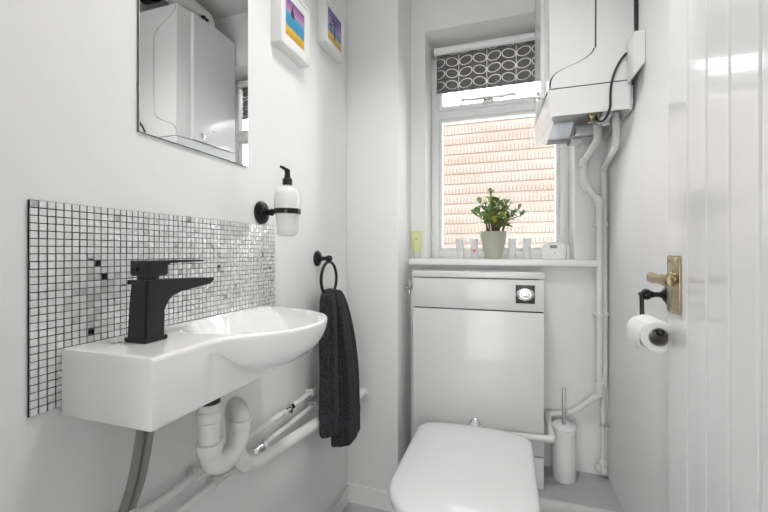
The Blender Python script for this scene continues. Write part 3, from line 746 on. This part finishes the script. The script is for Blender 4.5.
# flue above
t = thing('boiler_flue', 'white round flue pipe lying across the top of the boiler', 'flue', (.185,1.61,2.2345))
b = NB(); tube(b, fillet([(.185,1.61,2.2360),(.185,1.61,2.296),(.185,1.24,2.312),(RX-.001,1.24,2.316)], .055, 10), .046, 32); mk('flue_pipe', b, 'pipe', t)
b = NB(); lathe(b, [(.051,0),(.051,.012),(.046,.013)], (.185,1.61,2.2345), 'z', 32); mk('flue_collar', b, 'pipe', t)
b = NB(); lathe(b, [(.049,0),(.049,.03)], (.185,1.42,2.3043), (0,1,-.043), 32); mk('flue_coupling', b, 'pipe', t)
b = NB(); tube(b, [(.146,1.545,2.272),(.132,1.545,2.266)], .009, 12); tube(b, [(.146,1.570,2.272),(.134,1.570,2.266)], .007, 12); mk('test_point', b, 'black', t)
b = NB(); prism(b, [(1.350,CH-.001),(1.350,2.318),(1.372,2.305),(1.425,2.305),(1.452,2.325),(1.490,CH-.001)], .315, RX-.001, 'yz')
bmesh.ops.bevel(b, geom=b.edges[:], offset=.004, segments=2, affect='EDGES'); single('ceiling_bracket', b, 'black', 'black box fitting under the ceiling above the boiler', 'bracket', (.35,1.42,2.305), angle=40)

# cable and fused spur
t = thing('spur_box', 'white electrical box on the right wall by the boiler', 'electrical box', (RX,1.337,1.604))
b = NB(); prism(b, [(.356,1.604),(RX-.0005,1.640),(RX-.0005,1.735),(.356,1.735)], 1.300, 1.374, 'xz')
bmesh.ops.bevel(b, geom=b.edges[:], offset=.0015, segments=2, affect='EDGES'); mk('box_body', b, 'alarm', t)
b = NB(); box(b, .3545,.356,1.306,1.368,1.615,1.73,.0005); mk('face_plate', b, 'alarm', t)
b = NB(); tube(b, smooth_curve([(.3540,1.366,1.7025),(.347,1.3685,1.697),(.3345,1.3705,1.679),(.3215,1.3712,1.650),(.3128,1.3712,1.616),(.3095,1.3712,1.578),(.309,1.3712,1.543),(.301,1.378,1.515),(.290,1.392,1.505),(.281,1.412,1.513),(.280,1.425,1.530),(.280,1.43,1.5345)]), .0035, 10)
single('power_cable', b, 'rubber', 'black cable running from the electrical box under the boiler', 'cable', (.32,1.395,1.53))
b = NB(); tube(b, [(.3815,1.366,1.7355),(.3815,1.366,CH-.002)], .0028, 8)
single('supply_cable', b, 'rubber', 'thin black cable rising beside the boiler on the right wall', 'cable', (.3815,1.366,1.7355))

# ================================================================ PIPES IN THE RIGHT CORNER
t = thing('condensate_pipe', 'white cranked plastic pipe dropping from the boiler with zigzag elbows', 'pipe', (.30,1.70,1.05))
P = [(.318,1.60,1.56),(.318,1.60,1.50),(.2905,1.70,1.445),(.2905,1.70,1.355),(.347,1.712,1.285),(.347,1.712,.52)]
b = NB(); tube(b, fillet(P, .018, 5), .0125, 16); mk('pipe_run', b, 'pipe', t)
for i in (2,3,4):
    p = Vector(P[i]); a = (Vector(P[i-1])-p).normalized()*.022; c_ = (Vector(P[i+1])-p).normalized()*.022
    b = NB(); tube(b, fillet([p+a,p,p+c_], .014, 5), .0165, 16); mk('elbow', b, 'pipe', t)
b = NB(); tube(b, [(.347,1.712,.505),(.347,1.712,.56)], .0165, 16); mk('coupling', b, 'pipe', t)
t = thing('corner_pipe', 'straight white pipe in the back right corner down to the floor', 'pipe', (.367,1.72,ST))
b = NB(); tube(b, fillet([(.356,1.50,1.56),(.356,1.50,1.452),(.3665,1.728,1.415),(.3690,1.728,.55)], .02, 5), .0115, 16); mk('pipe_run', b, 'pipe', t)
for z in (1.19,.83):
    b = NB(); box(b, .330,.3835,1.718,1.7495,z-.006,z+.006,.002); lathe(b, [(.0180,-.007),(.0180,.007)], (.347,1.712,z), 'z', 18); lathe(b, [(.014,-.007),(.014,.007)], (.367,1.725,z), 'z', 18); mk('pipe_bracket', b, 'pipe', t)
b = NB(); tube(b, [(.362,1.722,.575),(.362,1.722,.20)], .0082, 16); mk('lower_run', b, 'ppipe', t)
b = NB(); lathe(b, [(.0145,0),(.0145,.045),(.012,.048)], (.363,1.722,.54), 'z', 18); mk('reducer', b, 'pipe', t)
b = NB(); lathe(b, [(.0105,-.006),(.0105,.006)], (.362,1.722,.388), 'z', 18); box(b, .362,RX-.0005,1.715,1.728,.383,.393,.001); mk('pipe_clip', b, 'steel', t)
b = NB(); lathe(b, [(.010,0),(.0135,.002),(.0135,.022),(.011,.024)], (.362,1.722,.225), 'z', 8)
sphere(b, (.362,1.718,.205), .0175, 16); tube(b, [(.362,1.715,.205),(.346,1.708,.215)], .010, 12); lathe(b, [(.012,0),(.014,.003),(.014,.012),(.011,.014)], (.346,1.708,.215), (-1,-.3,.3), 10)
mk('drain_valve', b, 'ppipe', t)
# branch from the unit up to the corner
t = thing('overflow_pipe', 'white branch pipe rising from the cistern cabinet to the corner pipe', 'pipe', (.25,1.72,.42))
b = NB(); tube(b, fillet([(.150,1.725,.405),(.222,1.725,.4125),(.262,1.722,.428),(.347,1.712,.512)], .02, 5), .0115, 16); mk('pipe_run', b, 'pipe', t)
for a, c_ in (((.205,1.725,.4105),(.232,1.724,.414)),((.325,1.7145,.490),(.347,1.712,.512))):
    b = NB(); tube(b, [a,c_], .0135, 16); mk('coupling', b, 'pipe', t)
t = thing('feed_pipe', 'white elbowed pipe crossing the cabinet front beside the toilet', 'pipe', (.10,1.55,.378))
b = NB(); tube(b, fillet([(.0,1.554,.370),(.158,1.5475,.378),(.158,1.62,.384),(.156,1.708,.402)], .004, 2), .0115, 16); mk('pipe_run', b, 'pipe', t)
b = NB(); tube(b, fillet([(.128,1.549,.377),(.1585,1.5475,.378),(.158,1.578,.381)], .010, 5), .0138, 16); mk('elbow', b, 'pipe', t)
b = NB(); tube(b, fillet([(.157,1.685,.397),(.156,1.712,.404),(.180,1.722,.407)], .010, 5), .0132, 16); mk('elbow', b, 'pipe', t)

# ================================================================ TOILET BRUSH
t = thing('toilet_brush', 'white toilet brush holder with a steel handle on the raised floor', 'toilet brush', (.213,1.675,ST+.001))
b = NB()
rr = []
for z in (0,.003,.08,.16,.206,.2085):
    r = .0445 - (.002 if z in (0,.2085) else 0)
    rr.append([(.213+r*cos(2*pi*k/36), 1.675+r*sin(2*pi*k/36), ST+.001+z+(.008*sin(2*pi*k/36)*(z/.2085))) for k in range(36)])
loft(b, rr); mk('brush_holder', b, 'ceramic', t)
b = NB(); lathe(b, [(.0435,0),(.0435,.003),(.038,.006),(.008,.0085),(.0,.0086)], (.213,1.675,.3805), (0,-.17,1), 32); mk('holder_lid', b, 'seat', t)
b = NB(); lathe(b, [(.0065,0),(.0065,.142),(.005,.146),(.0,.1465)], (.213,1.675,.3875), 'z', 16); mk('brush_handle', b, 'steel', t)

# ================================================================ TOILET ROLL + HOLDER
t = thing('toilet_roll_holder', 'black toilet roll holder on the right wall beside the door edge', 'toilet roll holder', (RX,1.118,.972))
b = NB()
lathe(b, [(.025,0),(.025,.004),(.022,.006),(.018,.008),(.015,.012),(.009,.015),(.0065,.020),(.0065,.032),(.0085,.035),(.0085,.038),(.0125,.042),(.0145,.049),(.0125,.056),(.006,.060),(.0,.061)], (RX-.0005,1.130,.972), (-1,0,0), 32)
mk('wall_rose', b, 'black', t)
b = NB(); tube(b, fillet([(.334,1.130,.972),(.318,1.124,.974),(.3185,1.106,.974),(.3185,1.102,.9045),(.3185,.985,.9035)], .010, 6), .0050, 14); sphere(b, (.3185,.984,.9035), .0085, 16); mk('roll_bar', b, 'black', t)
b = NB(); RC = Vector((.3185,0,.8905)); y0, y1 = .990, 1.090
R1, R2 = .0358, .0195
def circ(r, y, dz=0): return [(RC.x+r*cos(2*pi*k/44), y, RC.z+r*sin(2*pi*k/44)) for k in range(44)]
loft(b, [circ(R2+.001,y0), circ(R1-.003,y0), circ(R1,y0+.003), circ(R1,y1-.003), circ(R1-.003,y1), circ(R2+.001,y1), circ(R2+.001,y0)], False, False)
# loose end of the sheet
sh = []
for k in range(9):
    a = pi - k*.09; p = (RC.x+(R1+.0008)*cos(pi*.8+.02*k*8), RC.z+(R1+.0008)*sin(pi*.8+.02*k*8)) if k < 4 else None
pts = [(RC.x+(R1+.0012)*cos(a), RC.z+(R1+.0012)*sin(a)) for a in [2.2,2.5,2.8,3.0,3.14]] + [(RC.x-R1-.0016,RC.z-.008),(RC.x-R1-.0012,RC.z-.02),(RC.x-R1+.001,RC.z-.031)]
ring = []
n = 10
for i, (x,z) in enumerate(pts):
    dz = 0
    ring.append([(x-.0003, y0+.001+(y1-y0-.002)*j/n, z - (.0015*sin(j*1.7) if i == len(pts)-1 else 0)) for j in range(n+1)] + [(x+.0004, y0+.001+(y1-y0-.002)*j/n, z - (.0015*sin(j*1.7) if i == len(pts)-1 else 0)) for j in range(n,-1,-1)])
loft(b, ring)
t = thing('toilet_roll', 'white toilet paper roll hanging on the black holder', 'toilet roll', (.316,1.04,.893))
mk('tissue', b, 'paper', t)
b = NB(); loft(b, [circ(R2,y0+.0005), circ(R2,y1-.0005), circ(R2-.001,y1-.0005), circ(R2-.001,y0+.0005), circ(R2,y0+.0005)], False, False); mk('cardboard_core', b, 'core', t)

# ================================================================ BLIND
t = thing('roller_blind', 'grey leaf-patterned roller blind rolled up at the window top', 'blind', (-.05,1.85,1.87))
b = NB(); tube(b, [(-.345,1.856,2.062),(.175,1.856,2.062)], .0175, 24); mk('blind_roll', b, 'upvc', t)
b = NB(); box(b, -.336,.163,1.8745,1.8752,1.882,2.062); box(b, -.336,.163,1.8735,1.8760,1.862,1.885,.0003,1); mk('blind_fabric', b, 'blind', t, smooth=False)
for s in (-1,1):
    b = NB(); xx = -.3515 if s < 0 else .1795
    box(b, xx-.0015,xx+.0015,1.842,1.885,2.036,2.084,.001); lathe(b, [(.018,-.002),(.018,.002)], (xx+.004*-s*-1,1.856,2.062), 'x', 20); mk('blind_bracket', b, 'steel', t)

# ================================================================ ON THE SILL
Z0 = WB+.0005
t = thing('potted_plant', 'bushy green succulent in a sage green pot on the window board', 'potted plant', (-.063,1.80,Z0))
b = NB(); pc = (-.063,1.80,Z0)
lathe(b, [(.035,0),(.0365,.001),(.039,.02),(.062,.120),(.0645,.124),(.0645,.127),(.061,.127),(.057,.112),(.0,.111)], pc, 'z', 40)
for v in b.verts: v.co.z = Z0+(v.co.z-Z0)*.965
mk('plant_pot', b, 'pot', t)
b = NB(); lathe(b, [(.0545,0),(.05,.002),(.0,.004)], (pc[0],pc[1],Z0+.1115), 'z', 24); mk('soil', b, 'soil', t)
rl = random.Random(11)
bs = NB(); bl = NB()
def leaf(bm, p, d, L, w, mi=0):
    d = d.normalized(); u, v = frame_of(d)
    ang = rl.uniform(-.6,.6); u, v = u*cos(ang)+v*sin(ang), v*cos(ang)-u*sin(ang)
    if v.z < 0: v = -v
    rings = []
    for s, ww in ((0,.12),(.15,.35),(.4,.8),(.65,1),(.85,.8),(.96,.42),(1,.08)):
        c_ = p + d*L*s + v*(.12*L*sin(s*pi)) ; th = .0013*(1 if s<.9 else .6)
        rings.append([c_+u*w*ww, c_+v*th*1.1, c_-u*w*ww, c_-v*th])
    loft(bm, rings, mi=mi)
# branches: (dx, dy, height) ends
ends = [(-.012,.0,.178),(-.055,-.01,.13),(-.075,.02,.095),(.0,.02,.145),(.03,-.01,.14),(.075,.0,.125),(.115,.0,.105),(.085,-.02,.075),(.045,.03,.095),(-.04,.03,.135),(-.09,-.01,.085),(.02,-.035,.07),(-.02,-.04,.09),(.055,-.01,.12),(-.03,-.03,.06),(.125,.01,.075),(.02,0,.13)]
for dx,dy,h in ends:
    base = Vector((pc[0]+dx*.25+rl.uniform(-.008,.008), pc[1]+dy*.25, Z0+.112))
    tip = Vector((pc[0]+dx, pc[1]+dy, Z0+.122+h))
    mid = (base+tip)/2 + Vector((-dx*.18, rl.uniform(-.01,.01), .015))
    path = smooth_curve([base, mid, tip], 6)
    tube(bs, path, [.0042-.0028*i/(len(path)-1) for i in range(len(path))], 7)
    nL = 15 if h > .1 else 12
    for i in range(nL):
        s = .30+.70*i/(nL-1) if dx*dx > .0002 or True else .5
        q = path[min(len(path)-1, int(s*(len(path)-1)))]
        az = i*2.4 + rl.uniform(-.4,.4); el = rl.uniform(-.25,.75) if i < nL-3 else rl.uniform(.5,1.2)
        d = Vector((cos(az)*cos(el), sin(az)*cos(el), sin(el)))
        L = rl.uniform(.027,.044)
        leaf(bl, q, d, L, L*.33, 1 if rl.random() < .10 or (abs(dx)<.03 and h<.1 and rl.random()<.4) else 0)
mk('stems', bs, 'stem', t); mk('foliage', bl, ['leaf','leafy'], t, angle=60)

cs = [(-.2135,'plain white candle nearest the lime tube on the window board'),(-.1480,'white candle marked with an orange heart, left of the plant pot'),(.0190,'plain white candle just right of the plant pot'),(.0800,'plain white candle beside the white alarm')]
for i, (x, lab) in enumerate(cs):
    b = NB(); lathe(b, [(.0145,0),(.0158,.001),(.0172,.087),(.0165,.0905),(.0140,.0910),(.0120,.088),(.0,.0875)], (x,1.80,Z0), 'z', 28)
    tt = thing('pillar_candle', lab, 'candle', (x,1.80,Z0), 'small white candles on the window board')
    mk('candle_wax', b, 'wax', tt)
    b = NB(); tube(b, [(x,1.80,Z0+.086),(x+.0007,1.80,Z0+.0885)], .0007, 6); mk('wick', b, 'grey', tt)
    if i == 1:
        b = NB(); n = 20; hh = []
        for k in range(n):
            a = 2*pi*k/n; hx = 16*sin(a)**3; hz = 13*cos(a)-5*cos(2*a)-2*cos(3*a)-cos(4*a)
            hh.append((x+hx*.00055, Z0+.036+hz*.00056))
        prism(b, hh, 1.7828, 1.7845); mk('heart_mark', b, 'orange', tt)

t = thing('carbon_monoxide_alarm', 'white rounded alarm with a small grey display on the window board', 'alarm', (.193,1.80,Z0))
b = NB(); pts = []
x0, x1, z0, z1 = .1400,.2330,Z0,Z0+.074
def rr2(x0,x1,z0,z1,rs,n=6):
    out = []
    for (cx_,cz_,a0,r) in ((x1,z0,-pi/2,rs[0]),(x1,z1,0,rs[1]),(x0,z1,pi/2,rs[2]),(x0,z0,pi,rs[3])):
        sx = -1 if cx_ == x1 else 1; sz = -1 if cz_ == z1 else 1
        for k in range(n+1):
            a = a0+pi/2*k/n; out.append((cx_+sx*r+r*cos(a), cz_+sz*r+r*sin(a)))
    return out
prism(b, rr2(x0,x1,z0,z1,(.006,.018,.034,.012)), 1.785, 1.815)
bmesh.ops.bevel(b, geom=[e for e in b.edges if abs(e.verts[0].co.y-e.verts[1].co.y)<1e-5], offset=.003, segments=2, affect='EDGES'); mk('alarm_case', b, 'alarm', t)
b = NB(); prism(b, rr2(.172,.200,Z0+.047,Z0+.060,(.002,)*4), 1.7835, 1.7855); mk('display', b, 'lcd', t)
b = NB(); lathe(b, [(.0035,0),(.0035,.0015),(.0,.002)], (.191,1.785,Z0+.026), (0,-1,0), 16); mk('test_button', b, 'greyplast', t)
b = NB(); prism(b, rr2(.2395,.252,Z0,Z0+.062,(.003,)*4), 1.80, 1.812); single('glass_block', b, 'capc', 'small pale block standing behind the right end of the alarm', 'block', (.246,1.806,Z0))

t = thing('cream_tube', 'pale lime green cream tube standing on its cap beside the pier', 'tube', (-.403,1.725,Z0))
b = NB(); rr = []
for z,hx,hy in ((.026,.0105,.0105),(.030,.0125,.0120),(.06,.0145,.0100),(.10,.0165,.0050),(.122,.0175,.0015),(.130,.0178,.0009)):
    rr.append([(-.403+1.45*hx*cos(2*pi*k/28), 1.725+hy*sin(2*pi*k/28), Z0+z) for k in range(28)])
loft(b, rr); mk('tube_body', b, 'lime', t)
b = NB(); lathe(b, [(.0098,0),(.0102,.001),(.0102,.024),(.009,.0255)], (-.403,1.725,Z0), 'z', 24); mk('tube_cap', b, 'capc', t)
b = NB(); box(b, -.407,-.399,1.7165,1.7185,Z0+.088,Z0+.094); mk('tube_print', b, 'grey', t)

# unseen round fitting with a glowing disc, added to go with the ceiling fill
t = thing('ceiling_fill_fitting', 'round white fitting added to the ceiling out of view for fill light', 'lamp', (-.12,.80,CH))
b = NB(); lathe(b, [(.17,0),(.17,-.022),(.16,-.026),(.150,-.026),(.150,-.008),(.0,-.008)], (-.12,.80,CH-.0005), 'z', 40); mk('fill_base', b, 'alarm', t)
b = NB(); lathe(b, [(.148,0),(.148,-.004),(.0,-.004)], (-.12,.80,CH-.0095), 'z', 40); mk('fill_disc', b, emis('fill_disc_glow', (1,.985,.96), 2.0), t)
